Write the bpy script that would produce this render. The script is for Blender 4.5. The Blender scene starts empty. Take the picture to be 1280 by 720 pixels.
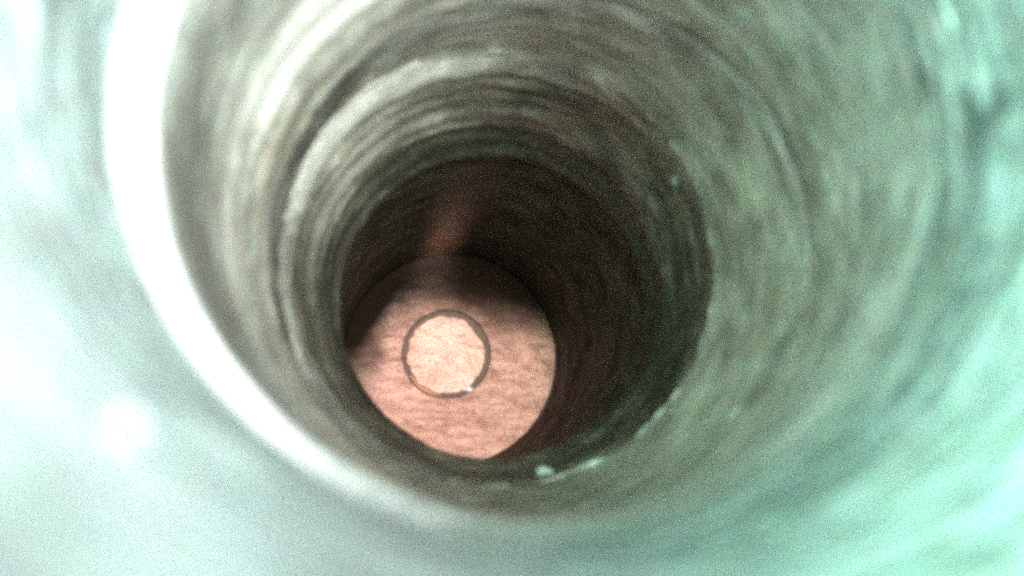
import bpy, bmesh, math, random
from mathutils import Vector, noise
random.seed(7)
S = 0.05                       # one bore radius in metres
AX = (0.41, 0.79)              # bore axis beside / above the lens, in bore radii
C = bpy.context.scene.collection
scene = bpy.context.scene

# ------------------------------------------------------------------ camera
def P(x, y, z):                # bore radii, measured from the lens -> metres about the bore axis
    return Vector(((x - AX[0]) * S, y * S, (z - AX[1]) * S))

cam_d = bpy.data.cameras.new("camera")
cam = bpy.data.objects.new("camera", cam_d); C.objects.link(cam)
cam.location = P(0, 0, 0)
cam.rotation_euler = (math.pi / 2 + 0.165368, 0, -0.106375)
cam_d.sensor_width = 36
cam_d.angle = 2 * math.atan(640 / 1108.5)
cam_d.clip_start = 0.001; cam_d.clip_end = 10
cam_d.dof.use_dof = True
cam_d.dof.focus_distance = 8.0 * S
cam_d.dof.aperture_fstop = 10.0
scene.camera = cam

# ------------------------------------------------------------------ world, lamps, exposure
w = bpy.data.worlds.new("World"); scene.world = w; w.use_nodes = True
bg = w.node_tree.nodes["Background"]
bg.inputs[0].default_value = (0.55, 0.75, 0.72, 1); bg.inputs[1].default_value = 0.15

def led(name, loc, power, col, rad=0.12, spot=None, target=None, blend=0.6):
    d = bpy.data.lights.new(name, 'SPOT' if spot else 'POINT')
    d.energy = power; d.color = col; d.shadow_soft_size = rad * S
    o = bpy.data.objects.new(name, d); C.objects.link(o)
    o.location = P(*loc)
    if spot:
        d.spot_size = math.radians(spot); d.spot_blend = blend
        v = P(*target) - P(*loc)
        o.rotation_euler = v.to_track_quat('-Z', 'Y').to_euler()
    return o

led("led_lamp", (0.95, -0.6, 0.60), 4.4, (0.96, 1.0, 0.98), spot=92, target=(-0.7, 1.33, 1.15), blend=1.0)
led("led_lamp", (0.20, -0.6, 0.60), 5.0, (0.53, 1.0, 0.78), spot=104, target=(1.5, 0.55, 0.15), blend=1.0)
led("led_lamp", (0.10, -0.15, 0.20), 3.3, (1.0, 0.87, 0.80), spot=14.2, target=(0.44, 8.5, 0.48), blend=0.65, rad=0.06)

vs = scene.view_settings
scene.display_settings.display_device = 'sRGB'
vs.view_transform = 'Standard'; vs.look = 'None'; vs.gamma = 1; vs.use_curve_mapping = False
vs.exposure = 0.85
scene.render.engine = 'CYCLES'
scene.cycles.use_denoising = False
scene.cycles.max_bounces = 4
scene.cycles.sample_clamp_indirect = 2.0
scene.cycles.use_adaptive_sampling = True
scene.cycles.adaptive_threshold = 0.035
scene.cycles.adaptive_min_samples = 24
scene.cycles.filter_width = 4.0

# ------------------------------------------------------------------ materials
def nd(nt, t, **k):
    n = nt.nodes.new(t)
    for a, b in k.items(): setattr(n, a, b)
    return n

def bore_coords(nt, kc, ky):
    """seamless coordinates wrapped round the bore: streaks run round it"""
    L = nt.links
    tc = nd(nt, 'ShaderNodeTexCoord')
    sep = nd(nt, 'ShaderNodeSeparateXYZ'); L.new(tc.outputs['Object'], sep.inputs[0])
    flat = nd(nt, 'ShaderNodeCombineXYZ'); L.new(sep.outputs[0], flat.inputs[0]); L.new(sep.outputs[2], flat.inputs[2])
    nrm = nd(nt, 'ShaderNodeVectorMath', operation='NORMALIZE'); L.new(flat.outputs[0], nrm.inputs[0])
    sc = nd(nt, 'ShaderNodeVectorMath', operation='SCALE'); L.new(nrm.outputs[0], sc.inputs[0]); sc.inputs[3].default_value = kc
    my = nd(nt, 'ShaderNodeMath', operation='MULTIPLY'); L.new(sep.outputs[1], my.inputs[0]); my.inputs[1].default_value = ky / S
    cy = nd(nt, 'ShaderNodeCombineXYZ'); L.new(my.outputs[0], cy.inputs[1])
    ad = nd(nt, 'ShaderNodeVectorMath', operation='ADD'); L.new(sc.outputs[0], ad.inputs[0]); L.new(cy.outputs[0], ad.inputs[1])
    return ad.outputs[0]

def noise_tex(nt, vec, scale, detail=3, rough=0.6):
    n = nd(nt, 'ShaderNodeTexNoise')
    n.inputs['Scale'].default_value = scale; n.inputs['Detail'].default_value = detail; n.inputs['Roughness'].default_value = rough
    if vec is not None: nt.links.new(vec, n.inputs['Vector'])
    return n

def ramp(nt, fac, stops):
    r = nd(nt, 'ShaderNodeValToRGB'); nt.links.new(fac, r.inputs[0])
    e = r.color_ramp.elements
    while len(e) < len(stops): e.new(0.5)
    for q, (p, c) in zip(e, stops):
        q.position = p; q.color = (*c, 1)
    return r.outputs[0]

def mix(nt, fac, a, b, mode='MIX'):
    m = nd(nt, 'ShaderNodeMix', data_type='RGBA', blend_type=mode)
    if isinstance(fac, float): m.inputs[0].default_value = fac
    else: nt.links.new(fac, m.inputs[0])
    for s, v in ((6, a), (7, b)):
        if isinstance(v, tuple): m.inputs[s].default_value = (*v, 1)
        else: nt.links.new(v, m.inputs[s])
    return m.outputs[2]

def metal(name, lo, hi, rough, metallic, bump=0.25, spec=0.5, stains_and_shading=(), reflection=None, fade=None, soft=0.0, bs=1.5):
    m = bpy.data.materials.new(name); m.use_nodes = True
    nt = m.node_tree; b = nt.nodes['Principled BSDF']; L = nt.links
    streak = noise_tex(nt, bore_coords(nt, 2.2, 14), 1.6, 4, 0.65)
    fine = noise_tex(nt, bore_coords(nt, 5.0, 60), 1.5, 2, 0.6)
    blot = noise_tex(nt, bore_coords(nt, 2.4, 2.6), bs, 4, 0.6)
    tc = nd(nt, 'ShaderNodeTexCoord')
    grain = noise_tex(nt, tc.outputs['Object'], 22 / S, 2, 0.7)
    c1 = ramp(nt, streak.outputs[0], [(0.36 - soft, lo), (0.66 + soft, hi)])
    if fade:                                       # outer colour pair blending into the main pair further in
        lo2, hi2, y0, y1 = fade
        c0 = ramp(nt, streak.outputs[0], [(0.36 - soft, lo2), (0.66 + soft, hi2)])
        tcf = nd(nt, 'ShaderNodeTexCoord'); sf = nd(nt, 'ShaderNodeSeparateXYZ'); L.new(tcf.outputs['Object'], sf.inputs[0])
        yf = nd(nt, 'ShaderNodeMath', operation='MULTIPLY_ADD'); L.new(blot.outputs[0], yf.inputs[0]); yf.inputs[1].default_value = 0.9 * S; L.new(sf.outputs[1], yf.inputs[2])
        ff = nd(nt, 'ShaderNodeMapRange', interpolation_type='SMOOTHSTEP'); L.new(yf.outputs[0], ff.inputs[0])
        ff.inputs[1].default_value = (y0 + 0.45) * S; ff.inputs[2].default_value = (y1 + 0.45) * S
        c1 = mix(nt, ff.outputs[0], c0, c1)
    c2 = ramp(nt, blot.outputs[0], [(0.36, (0.50, 0.475, 0.44)), (0.62, (1.15, 1.17, 1.17))])
    c = mix(nt, 0.8, c1, c2, 'MULTIPLY')
    c = mix(nt, 0.28, c, grain.outputs['Color'], 'OVERLAY')
    patch = noise_tex(nt, tc.outputs['Object'], 6.0 / S, 4, 0.7) if stains_and_shading else None
    for loc, size, strength, col in stains_and_shading:        # grime patches, plus patches that paint in highlight and shade
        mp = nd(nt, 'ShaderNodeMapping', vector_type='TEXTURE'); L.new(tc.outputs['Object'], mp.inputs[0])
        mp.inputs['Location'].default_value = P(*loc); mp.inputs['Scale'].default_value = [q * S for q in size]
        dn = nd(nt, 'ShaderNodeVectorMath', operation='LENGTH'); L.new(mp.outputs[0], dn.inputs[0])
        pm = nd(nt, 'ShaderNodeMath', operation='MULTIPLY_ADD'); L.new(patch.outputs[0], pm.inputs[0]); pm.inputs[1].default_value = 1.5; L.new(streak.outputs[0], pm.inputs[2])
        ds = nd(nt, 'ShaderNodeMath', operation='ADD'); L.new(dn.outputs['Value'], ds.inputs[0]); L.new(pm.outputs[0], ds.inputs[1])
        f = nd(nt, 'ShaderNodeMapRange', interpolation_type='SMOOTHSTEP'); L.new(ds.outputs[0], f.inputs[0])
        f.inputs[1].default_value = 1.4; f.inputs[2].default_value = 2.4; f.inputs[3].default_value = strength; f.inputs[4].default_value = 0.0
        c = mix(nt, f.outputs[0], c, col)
    if reflection:                                        # plate's reflection painted along the wall as a copper streak
        (a0, y0), (a1, y1), width, col, amount = reflection
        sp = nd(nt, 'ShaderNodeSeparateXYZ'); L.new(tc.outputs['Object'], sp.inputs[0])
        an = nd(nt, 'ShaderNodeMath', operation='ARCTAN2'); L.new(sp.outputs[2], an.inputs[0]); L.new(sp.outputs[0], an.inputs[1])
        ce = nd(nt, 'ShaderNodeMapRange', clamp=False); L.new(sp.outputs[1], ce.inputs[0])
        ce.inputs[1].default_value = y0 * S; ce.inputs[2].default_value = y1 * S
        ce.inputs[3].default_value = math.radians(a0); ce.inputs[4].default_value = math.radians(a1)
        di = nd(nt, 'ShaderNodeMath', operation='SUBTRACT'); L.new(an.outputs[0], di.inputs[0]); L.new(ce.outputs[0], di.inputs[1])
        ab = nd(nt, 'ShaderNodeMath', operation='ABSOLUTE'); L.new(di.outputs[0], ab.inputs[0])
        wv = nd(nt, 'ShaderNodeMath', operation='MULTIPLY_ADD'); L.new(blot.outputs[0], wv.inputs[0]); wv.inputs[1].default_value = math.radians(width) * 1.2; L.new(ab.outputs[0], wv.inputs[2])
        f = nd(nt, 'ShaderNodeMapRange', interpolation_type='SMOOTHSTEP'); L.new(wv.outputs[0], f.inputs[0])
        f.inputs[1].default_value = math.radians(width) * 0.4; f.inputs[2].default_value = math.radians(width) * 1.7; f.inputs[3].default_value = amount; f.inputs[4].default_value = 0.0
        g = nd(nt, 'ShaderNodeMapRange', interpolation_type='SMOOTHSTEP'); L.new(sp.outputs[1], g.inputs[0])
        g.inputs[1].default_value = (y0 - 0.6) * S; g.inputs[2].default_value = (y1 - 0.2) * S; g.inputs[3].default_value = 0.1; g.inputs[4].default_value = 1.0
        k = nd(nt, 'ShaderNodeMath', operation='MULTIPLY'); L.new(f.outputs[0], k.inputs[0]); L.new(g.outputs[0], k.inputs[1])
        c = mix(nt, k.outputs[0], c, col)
    L.new(c, b.inputs['Base Color'])
    b.inputs['Metallic'].default_value = metallic; b.inputs['Specular IOR Level'].default_value = spec
    rr = nd(nt, 'ShaderNodeMapRange'); L.new(blot.outputs[0], rr.inputs[0])
    rr.inputs[1].default_value = 0.3; rr.inputs[2].default_value = 0.7
    rr.inputs[3].default_value = rough + 0.1; rr.inputs[4].default_value = rough - 0.08
    L.new(rr.outputs[0], b.inputs['Roughness'])
    h = nd(nt, 'ShaderNodeMath', operation='ADD'); L.new(streak.outputs[0], h.inputs[0]); L.new(fine.outputs[0], h.inputs[1])
    bp = nd(nt, 'ShaderNodeBump'); bp.inputs['Strength'].default_value = bump; bp.inputs['Distance'].default_value = 0.02 * S
    L.new(h.outputs[0], bp.inputs['Height']); L.new(bp.outputs[0], b.inputs['Normal'])
    return m

def copper(name, lo, hi, rough, metallic=0.45, shade=None, aniso=4.0):
    m = bpy.data.materials.new(name); m.use_nodes = True
    nt = m.node_tree; b = nt.nodes['Principled BSDF']; L = nt.links
    tc = nd(nt, 'ShaderNodeTexCoord')
    mp = nd(nt, 'ShaderNodeMapping'); L.new(tc.outputs['Object'], mp.inputs[0])
    mp.inputs['Rotation'].default_value = (0, math.radians(-32), 0); mp.inputs['Scale'].default_value = (1, 1, aniso)
    a = noise_tex(nt, mp.outputs[0], 3.5 / S, 5, 0.65)
    f = noise_tex(nt, tc.outputs['Object'], 26 / S, 3, 0.7)
    c = ramp(nt, a.outputs[0], [(0.32, lo), (0.62, hi)])
    c = mix(nt, 0.18, c, f.outputs['Color'], 'OVERLAY')
    if shade:                                       # shade over the plate's top and left, painted into its colour
        sides, col = shade
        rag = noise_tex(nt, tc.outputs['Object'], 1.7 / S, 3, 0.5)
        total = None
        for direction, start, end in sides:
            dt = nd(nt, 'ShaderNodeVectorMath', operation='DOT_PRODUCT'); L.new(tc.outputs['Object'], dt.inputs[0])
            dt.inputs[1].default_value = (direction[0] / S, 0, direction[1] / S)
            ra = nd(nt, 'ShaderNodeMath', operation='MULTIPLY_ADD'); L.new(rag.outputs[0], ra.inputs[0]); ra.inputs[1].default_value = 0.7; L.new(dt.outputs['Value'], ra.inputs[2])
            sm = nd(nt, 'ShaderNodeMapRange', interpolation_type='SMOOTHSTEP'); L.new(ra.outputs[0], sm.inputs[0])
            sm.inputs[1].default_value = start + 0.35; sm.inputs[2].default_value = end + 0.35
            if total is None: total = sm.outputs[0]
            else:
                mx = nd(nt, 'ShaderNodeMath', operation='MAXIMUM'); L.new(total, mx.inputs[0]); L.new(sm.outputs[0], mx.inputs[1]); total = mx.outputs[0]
        sx = nd(nt, 'ShaderNodeSeparateXYZ'); L.new(tc.outputs['Object'], sx.inputs[0])        # painted shade thinned in a band below the wall streak
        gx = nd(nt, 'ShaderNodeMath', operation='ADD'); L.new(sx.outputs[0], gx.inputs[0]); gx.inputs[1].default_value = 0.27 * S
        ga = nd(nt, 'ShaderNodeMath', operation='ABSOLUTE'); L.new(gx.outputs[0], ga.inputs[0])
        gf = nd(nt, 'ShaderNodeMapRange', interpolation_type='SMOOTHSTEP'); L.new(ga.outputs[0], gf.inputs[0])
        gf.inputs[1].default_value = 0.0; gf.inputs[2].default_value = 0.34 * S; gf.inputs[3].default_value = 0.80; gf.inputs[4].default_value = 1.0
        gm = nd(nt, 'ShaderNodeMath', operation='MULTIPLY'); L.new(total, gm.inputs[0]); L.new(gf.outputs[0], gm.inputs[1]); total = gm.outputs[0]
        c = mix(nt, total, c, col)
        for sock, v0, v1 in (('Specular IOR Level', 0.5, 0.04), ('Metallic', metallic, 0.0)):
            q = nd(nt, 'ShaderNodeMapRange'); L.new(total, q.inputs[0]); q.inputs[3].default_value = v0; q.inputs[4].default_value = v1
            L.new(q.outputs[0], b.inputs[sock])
    L.new(c, b.inputs['Base Color'])
    b.inputs['Metallic'].default_value = metallic; b.inputs['Roughness'].default_value = rough
    h = nd(nt, 'ShaderNodeMath', operation='ADD'); L.new(a.outputs[0], h.inputs[0]); L.new(f.outputs[0], h.inputs[1])
    bp = nd(nt, 'ShaderNodeBump'); bp.inputs['Strength'].default_value = 0.4; bp.inputs['Distance'].default_value = 0.03 * S
    L.new(h.outputs[0], bp.inputs['Height']); L.new(bp.outputs[0], b.inputs['Normal'])
    return m

def plain(name, col, rough, metallic=0.0):
    m = bpy.data.materials.new(name); m.use_nodes = True
    nt = m.node_tree; b = nt.nodes['Principled BSDF']
    tc = nd(nt, 'ShaderNodeTexCoord')
    n = noise_tex(nt, tc.outputs['Object'], 40 / S, 3, 0.7)
    c = ramp(nt, n.outputs[0], [(0.3, tuple(v * 0.8 for v in col)), (0.7, col)])
    nt.links.new(c, b.inputs['Base Color'])
    b.inputs['Roughness'].default_value = rough; b.inputs['Metallic'].default_value = metallic
    return m

STEEL = metal("worn_steel", (0.185, 0.17, 0.14), (0.56, 0.525, 0.45), 0.44, 0.5, 0.22, soft=0.12, fade=((0.19, 0.20, 0.185), (0.58, 0.60, 0.56), 2.1, 3.4),
              stains_and_shading=[((-0.55, 2.42, 0.45), (0.48, 0.42, 1.2), 0.85, (0.085, 0.075, 0.065)),
                      ((-0.38, 3.02, 1.42), (0.55, 0.28, 0.75), 0.75, (0.85, 0.83, 0.77))])  # pale patch: highlight painted on the upper left wall
MOUTH = metal("bluish_steel", (0.080, 0.098, 0.098), (0.33, 0.40, 0.395), 0.45, 0.45, 0.7, soft=0.0, bs=4.5,
              stains_and_shading=[((1.30, 1.82, 0.74), (0.30, 0.36, 0.055), 0.65, (0.04, 0.055, 0.05)),
                      ((-0.52, 1.45, 0.30), (0.14, 0.30, 0.16), 0.45, (0.07, 0.08, 0.08)), ((-0.70, 1.62, 0.95), (0.12, 0.22, 0.22), 0.45, (0.08, 0.09, 0.085)),
                      ((0.02, 1.35, -0.16), (0.12, 0.24, 0.10), 0.25, (0.07, 0.08, 0.08)), ((0.78, 1.75, -0.10), (0.25, 0.25, 0.20), 0.45, (0.07, 0.09, 0.08)),
                      ((-0.30, 0.85, 0.12), (0.09, 0.14, 0.08), 0.2, (0.09, 0.10, 0.10)), ((1.28, 1.9, 0.25), (0.2, 0.2, 0.16), 0.4, (0.07, 0.09, 0.08))])
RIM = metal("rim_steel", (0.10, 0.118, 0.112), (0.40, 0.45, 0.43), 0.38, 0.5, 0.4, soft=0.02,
            stains_and_shading=[((-0.50, 2.05, 0.38), (0.75, 0.5, 1.35), 0.95, (0.80, 0.81, 0.80))])  # pale patch: glare on the rim's left side, painted in
GROOVE = metal("grooved_steel", (0.14, 0.135, 0.115), (0.42, 0.40, 0.36), 0.46, 0.45, 0.4,
              stains_and_shading=[((-0.45, 3.4, 1.0), (0.55, 0.5, 0.95), 0.85, (0.035, 0.032, 0.028))])  # dark patch: shade in the groove's left side, painted in
EDGE = metal("edge_steel", (0.14, 0.13, 0.11), (0.46, 0.44, 0.38), 0.38, 0.5, 0.6,
             stains_and_shading=[((-0.22, 4.0, 1.42), (0.85, 0.5, 0.75), 0.8, (0.74, 0.71, 0.64))])  # pale patch: highlight painted on the edge's upper left
MID = metal("inner_steel", (0.065, 0.057, 0.044), (0.27, 0.24, 0.19), 0.45, 0.45, 0.5, soft=0.05,
            stains_and_shading=[((-0.15, 4.4, 1.30), (0.75, 0.8, 0.70), 0.6, (0.46, 0.43, 0.36)), ((1.25, 4.6, 0.35), (0.62, 1.0, 0.95), 0.85, (0.030, 0.030, 0.023))])  # pale patch paints broken highlight, dark patch paints shade on the right
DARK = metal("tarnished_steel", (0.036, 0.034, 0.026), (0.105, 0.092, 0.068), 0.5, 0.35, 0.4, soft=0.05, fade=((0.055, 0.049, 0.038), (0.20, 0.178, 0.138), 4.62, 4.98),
             stains_and_shading=[((1.2, 4.8, 0.35), (0.62, 1.0, 0.95), 0.8, (0.028, 0.028, 0.022))])  # dark patch: shade painted on the collar's right side
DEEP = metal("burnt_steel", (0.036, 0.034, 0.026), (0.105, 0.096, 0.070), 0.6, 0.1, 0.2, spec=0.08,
             reflection=((98, 6.4), (104.5, 8.4), 15.0, (0.88, 0.50, 0.38), 1.0))  # copper streak painted in as the plate's reflection
COPPER = copper("dull_copper", (0.31, 0.15, 0.11), (0.62, 0.35, 0.28), 0.45, shade=([((0.05, 0.97), -0.02, 0.54), ((-0.80, 0.60), 0.52, 0.80)], (0.034, 0.018, 0.011)))  # dark top and left of the plate are painted shade
BUTTON = copper("bright_copper", (0.50, 0.27, 0.21), (0.72, 0.46, 0.38), 0.42, aniso=1.4)
ORANGE = plain("orange_copper", (0.40, 0.17, 0.085), 0.5, 0.3)
SOOT = plain("dark_oxide", (0.17, 0.115, 0.09), 0.6)
GRIT = plain("pale_grit", (0.50, 0.55, 0.54), 0.3)
DROP = plain("dull_droplet", (0.24, 0.235, 0.22), 0.6, 0.2)
GLINT = plain("shiny_chip", (0.95, 0.93, 0.88), 0.2, 0.3)

# ------------------------------------------------------------------ helpers
def obj(name, bm, mat, parent=None, smooth=True):
    me = bpy.data.meshes.new(name); bm.normal_update(); bm.to_mesh(me); bm.free()
    if smooth:
        for p in me.polygons: p.use_smooth = True
        me.set_sharp_from_angle(angle=math.radians(40))
    me.materials.append(mat)
    o = bpy.data.objects.new(name, me); C.objects.link(o)
    if parent: o.parent = parent
    return o

NSEG = 224
OUT = 1.42                      # outside radius of the tube wall

def subdivide(prof, step=0.05):
    prof = [p if len(p) == 5 else (*p, 0.0) for p in prof]      # fifth value: tilt, how much deeper the ring sits on its right
    out = [prof[0]]
    for a, b in zip(prof, prof[1:]):
        n = max(1, int(math.hypot(b[0] - a[0], b[1] - a[1]) / step))
        for k in range(1, n + 1):
            t = k / n
            out.append(tuple(a[i] + (b[i] - a[i]) * t for i in range(5)))
    return out

def ring_solid(prof, rough=0.004, relief=None, step=0.05):
    """closed ring of metal: machined inner profile (depth, radius, axis x, axis z), plain outside"""
    bm = bmesh.new(); rows = []
    pr = subdivide(prof, step)
    for i, (y, r, cx, cz, tilt) in enumerate(pr):
        row = []
        for k in range(NSEG):
            a = 2 * math.pi * k / NSEG
            ca, sa = math.cos(a), math.sin(a)
            d = noise.noise(Vector((ca * 5, y * 9, sa * 5))) * rough + noise.noise(Vector((ca * 14, y * 30, sa * 14))) * rough * 0.5
            if relief: d += relief(y, a)
            row.append(bm.verts.new(P(cx + (r + d) * ca, y + tilt * ca, cz + (r + d) * sa)))
        rows.append(row)
    for y, tilt in ((pr[-1][0], pr[-1][4]), (pr[0][0], pr[0][4])):
        row = []
        for k in range(NSEG):
            a = 2 * math.pi * k / NSEG
            row.append(bm.verts.new(P(AX[0] + OUT * math.cos(a), y + tilt * math.cos(a), AX[1] + OUT * math.sin(a))))
        rows.append(row)
    rows.append(rows[0])
    for a, b in zip(rows, rows[1:]):
        for k in range(NSEG):
            bm.faces.new((a[k], a[(k + 1) % NSEG], b[(k + 1) % NSEG], b[k]))
    bmesh.ops.recalc_face_normals(bm, faces=bm.faces)
    return bm

# ------------------------------------------------------------------ the tube
tube = bpy.data.objects.new("steel_tube", None); C.objects.link(tube)
tube['label'] = "worn grey steel tube with stepped ridges round its bore, seen from inside"
tube['category'] = "tube"

def thread(y, a):               # fine turning marks left round part of the mouth
    k = math.exp(-((a - (2 * math.pi if a > math.pi else 0) - math.radians(10)) / math.radians(14)) ** 2)
    e = max(0.0, 1 - ((y - 2.0) / 0.30) ** 2)
    return 0.008 * k * e * math.sin(y * 2 * math.pi / 0.07)

def ridges(y, a):               # worn turning ridges, broken up round the bore
    ca, sa = math.cos(a), math.sin(a)
    w = 0.55 + 0.9 * noise.noise(Vector((ca * 3.1, y * 2.5, sa * 3.1)))
    w *= 0.12 + 0.88 * max(0.0, math.cos(a - math.radians(140)))
    return -0.021 * max(0.0, w) * math.sin(2 * math.pi * (y + 0.03 * noise.noise(Vector((ca * 2, y, sa * 2)))) / 0.155) + 0.010 * noise.noise(Vector((ca * 16, y * 11, sa * 16)))

obj('mouth_wall', ring_solid([(-1.8, 1.16, 0.41, 0.80), (0.6, 1.0, 0.32, 0.80), (1.6, 0.985, 0.300, 0.765), (1.93, 1.0025, 0.3225, 0.7715)], relief=thread, step=0.014), MOUTH, tube)
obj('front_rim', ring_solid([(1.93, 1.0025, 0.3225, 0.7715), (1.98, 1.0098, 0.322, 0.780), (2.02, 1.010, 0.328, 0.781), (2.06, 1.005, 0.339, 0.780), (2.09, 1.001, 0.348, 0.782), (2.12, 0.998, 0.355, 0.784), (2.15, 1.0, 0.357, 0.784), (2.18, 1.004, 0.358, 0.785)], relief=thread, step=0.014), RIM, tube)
DC = (0.421, 0.743); DT = -0.225
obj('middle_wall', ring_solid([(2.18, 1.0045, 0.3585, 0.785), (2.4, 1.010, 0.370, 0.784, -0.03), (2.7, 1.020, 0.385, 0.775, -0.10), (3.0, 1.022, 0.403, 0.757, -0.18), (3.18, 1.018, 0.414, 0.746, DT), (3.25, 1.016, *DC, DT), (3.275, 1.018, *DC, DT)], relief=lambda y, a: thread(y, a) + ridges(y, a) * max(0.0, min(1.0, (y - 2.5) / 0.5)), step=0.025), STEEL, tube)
obj('relief_groove', ring_solid([(3.275, 1.04, 0.428, 0.743, DT), (3.33, 1.032, 0.432, 0.743, DT), (3.46, 1.012, 0.435, 0.743, DT), (3.48, 1.012, 0.435, 0.743, DT)]), GROOVE, tube)
obj('stepped_shoulder', ring_solid([(3.48, 1.013, 0.435, 0.743, DT), (3.60, 1.012, 0.42, 0.755, -0.17), (3.74, 1.005, 0.39, 0.77, -0.10), (3.84, 0.998, 0.365, 0.778, -0.04), (3.88, 0.993, 0.352, 0.780)], relief=lambda y, a: 0.5 * ridges(y, a), step=0.025), STEEL, tube)
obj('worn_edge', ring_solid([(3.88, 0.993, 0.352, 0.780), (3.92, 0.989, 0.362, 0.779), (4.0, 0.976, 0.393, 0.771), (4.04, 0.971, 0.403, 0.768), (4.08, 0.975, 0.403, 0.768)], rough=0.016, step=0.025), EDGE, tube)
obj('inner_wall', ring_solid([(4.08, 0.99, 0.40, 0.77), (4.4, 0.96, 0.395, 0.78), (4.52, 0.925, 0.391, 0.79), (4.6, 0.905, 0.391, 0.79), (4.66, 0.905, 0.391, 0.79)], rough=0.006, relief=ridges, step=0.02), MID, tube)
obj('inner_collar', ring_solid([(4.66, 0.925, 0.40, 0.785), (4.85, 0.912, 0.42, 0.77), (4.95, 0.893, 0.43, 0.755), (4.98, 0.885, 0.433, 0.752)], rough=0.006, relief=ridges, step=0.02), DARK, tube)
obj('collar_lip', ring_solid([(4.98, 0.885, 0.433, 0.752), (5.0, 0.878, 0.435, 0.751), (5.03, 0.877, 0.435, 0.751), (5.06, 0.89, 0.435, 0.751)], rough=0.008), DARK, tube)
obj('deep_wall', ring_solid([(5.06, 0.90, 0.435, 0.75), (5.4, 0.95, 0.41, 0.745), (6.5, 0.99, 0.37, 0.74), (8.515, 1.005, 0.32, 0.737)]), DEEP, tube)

# ------------------------------------------------------------------ the copper plate at the far end
plate = bpy.data.objects.new("copper_plate", None); C.objects.link(plate)
plate.location = P(0.32, 8.5, 0.737)
plate['label'] = "round dull copper plate closing the far end of the tube"
plate['category'] = "end plate"
bpy.context.view_layer.update()
def child(o, par):
    o.parent = par; o.matrix_parent_inverse = par.matrix_world.inverted()
    return o

def disc(rings, n=160, wob=0.0, relief=0.0, flat=None):
    """stack of (depth, radius, cx, cz) rings closed by end caps"""
    bm = bmesh.new(); rows = []
    for y, r, cx, cz in rings:
        row = []
        for k in range(n):
            a = 2 * math.pi * k / n
            d = 1 + wob * noise.noise(Vector((math.cos(a) * 3, 3.1, math.sin(a) * 3))) + wob * 0.6 * noise.noise(Vector((math.cos(a) * 11, 1.3, math.sin(a) * 11)))
            if flat: d -= flat(a)
            x, z = cx + r * d * math.cos(a), cz + r * d * math.sin(a)
            yy = y + relief * noise.fractal(Vector((x * 6 + z * 3, 0.5, z * 9)), 1.0, 2.0, 4)
            row.append(bm.verts.new(P(x, yy, z)))
        rows.append(row)
    for a, b in zip(rows, rows[1:]):
        for k in range(n):
            bm.faces.new((a[k], a[(k + 1) % n], b[(k + 1) % n], b[k]))
    bm.faces.new(rows[0]); bm.faces.new(rows[-1])
    bmesh.ops.recalc_face_normals(bm, faces=bm.faces)
    return bm

G = (0.278, 0.774); PC = (0.32, 0.737)
rings = [(8.60, 0.30, *G), (8.60, 0.417, *G), (8.515, 0.422, *G), (8.50, 0.428, *G)]
for k in range(1, 22):
    t = k / 21
    rings.append((8.50, 0.428 + (1.06 - 0.428) * t, G[0] + (PC[0] - G[0]) * t, G[1] + (PC[1] - G[1]) * t))
rings += [(8.80, 1.06, *PC), (8.80, 0.3, *PC)]
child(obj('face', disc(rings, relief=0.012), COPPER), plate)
BC = (0.272, 0.766)
rb = [(8.59, 0.2, *BC), (8.59, 0.362, *BC), (8.475, 0.376, *BC), (8.455, 0.366, *BC)] + [(8.452, 0.358 * (1 - k / 9) + 0.01, *BC) for k in range(9)]
def cut(a):
    return 0.06 * math.exp(-((a - math.radians(38)) / 0.35) ** 2)
b = child(obj('button', disc(rb, wob=0.06, relief=0.010, flat=cut), BUTTON), plate)
b['label'] = "brighter pink round button set in the plate's middle"


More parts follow.
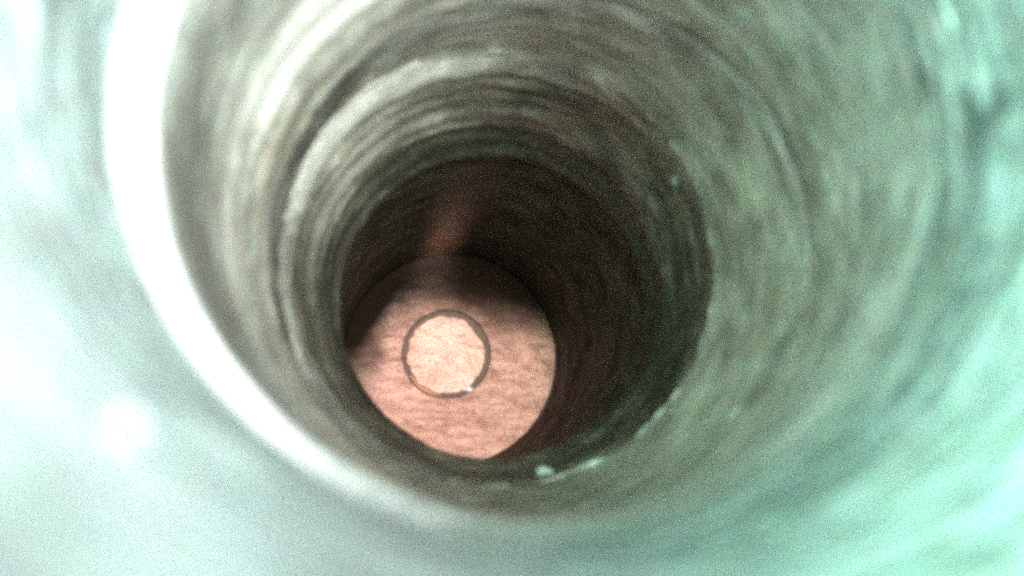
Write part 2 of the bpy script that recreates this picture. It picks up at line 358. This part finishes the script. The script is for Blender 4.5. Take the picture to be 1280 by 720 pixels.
def arc(y0, y1, r0, r1, a0, a1, c, n=64):
    """closed curved bar lying in the ring-shaped gap"""
    bm = bmesh.new(); rows = []
    full = abs(a1 - a0) >= 2 * math.pi - 1e-6
    m = n if full else n + 1
    for k in range(m):
        a = a0 + (a1 - a0) * k / n
        t = 1.0 if full else 0.35 + 0.65 * math.sin(math.pi * k / n)
        mid = (r0 + r1) / 2; h = (r1 - r0) / 2 * t
        row = []
        for r, y in ((mid - h, y1), (mid - h, y0), (mid + h, y0), (mid + h, y1)):
            row.append(bm.verts.new(P(c[0] + r * math.cos(a), y + 0.006 * noise.noise(Vector((a * 6, r, 0))), c[1] + r * math.sin(a))))
        rows.append(row)
    for k in range(m if full else m - 1):
        a, b = rows[k], rows[(k + 1) % m]
        for j in range(4):
            bm.faces.new((a[j], a[(j + 1) % 4], b[(j + 1) % 4], b[j]))
    if not full:
        bm.faces.new(rows[0]); bm.faces.new(rows[-1])
    bmesh.ops.recalc_face_normals(bm, faces=bm.faces)
    return bm

child(obj('seam', arc(8.535, 8.597, 0.30, 0.416, 0, 2 * math.pi, G, 96), SOOT), plate)
sl = child(obj('sliver', arc(8.50, 8.534, 0.37, 0.412, math.radians(212), math.radians(262), G, 24), ORANGE), plate)
sl['label'] = "orange sliver in the dark ring round the button"

# ------------------------------------------------------------------ grit lying in the bore
def chip(name, loc, size, mat, label, cat, seed):
    bm = bmesh.new()
    bmesh.ops.create_icosphere(bm, subdivisions=3, radius=1)
    for v in bm.verts:
        n = 1 + 0.35 * noise.noise(v.co * 1.7 + Vector((seed, 0, 0))) + 0.15 * noise.noise(v.co * 5 + Vector((seed, 2, 0)))
        v.co = Vector((v.co.x * size[0], v.co.y * size[1], v.co.z * size[2])) * n * S
    o = obj(name, bm, mat); o.location = P(*loc)
    o['label'] = label; o['category'] = cat
    return o

chip('grit_grain', (0.604, 4.235, -0.165), (0.037, 0.03, 0.024), GRIT, "tiny white grain lying on the lower wall below the copper plate", "grit", 1)
chip('metal_chip', (0.487, 8.48, 0.44), (0.052, 0.03, 0.030), GLINT, "tiny shiny chip at the lower edge of the round button", "chip", 2)
chip('grit_grain', (1.245, 4.12, 1.24), (0.02, 0.03, 0.032), DROP, "faint pale grain stuck high on the right wall inside the tube", "grit", 3)
chip('droplet', (-0.626, 3.0, 0.925), (0.022, 0.075, 0.065), DROP, "upper of two pale blurred droplets on the left wall inside the bright rim", "droplet", 4)
chip('droplet', (-0.614, 3.24, 0.61), (0.022, 0.075, 0.055), DROP, "lower of two pale blurred droplets on the left wall inside the bright rim", "droplet", 5)
chip('droplet', (-0.302, 0.955, 0.0), (0.02, 0.045, 0.022), DROP, "pale blurred droplet on the near wall at lower left outside the bright rim", "droplet", 6)
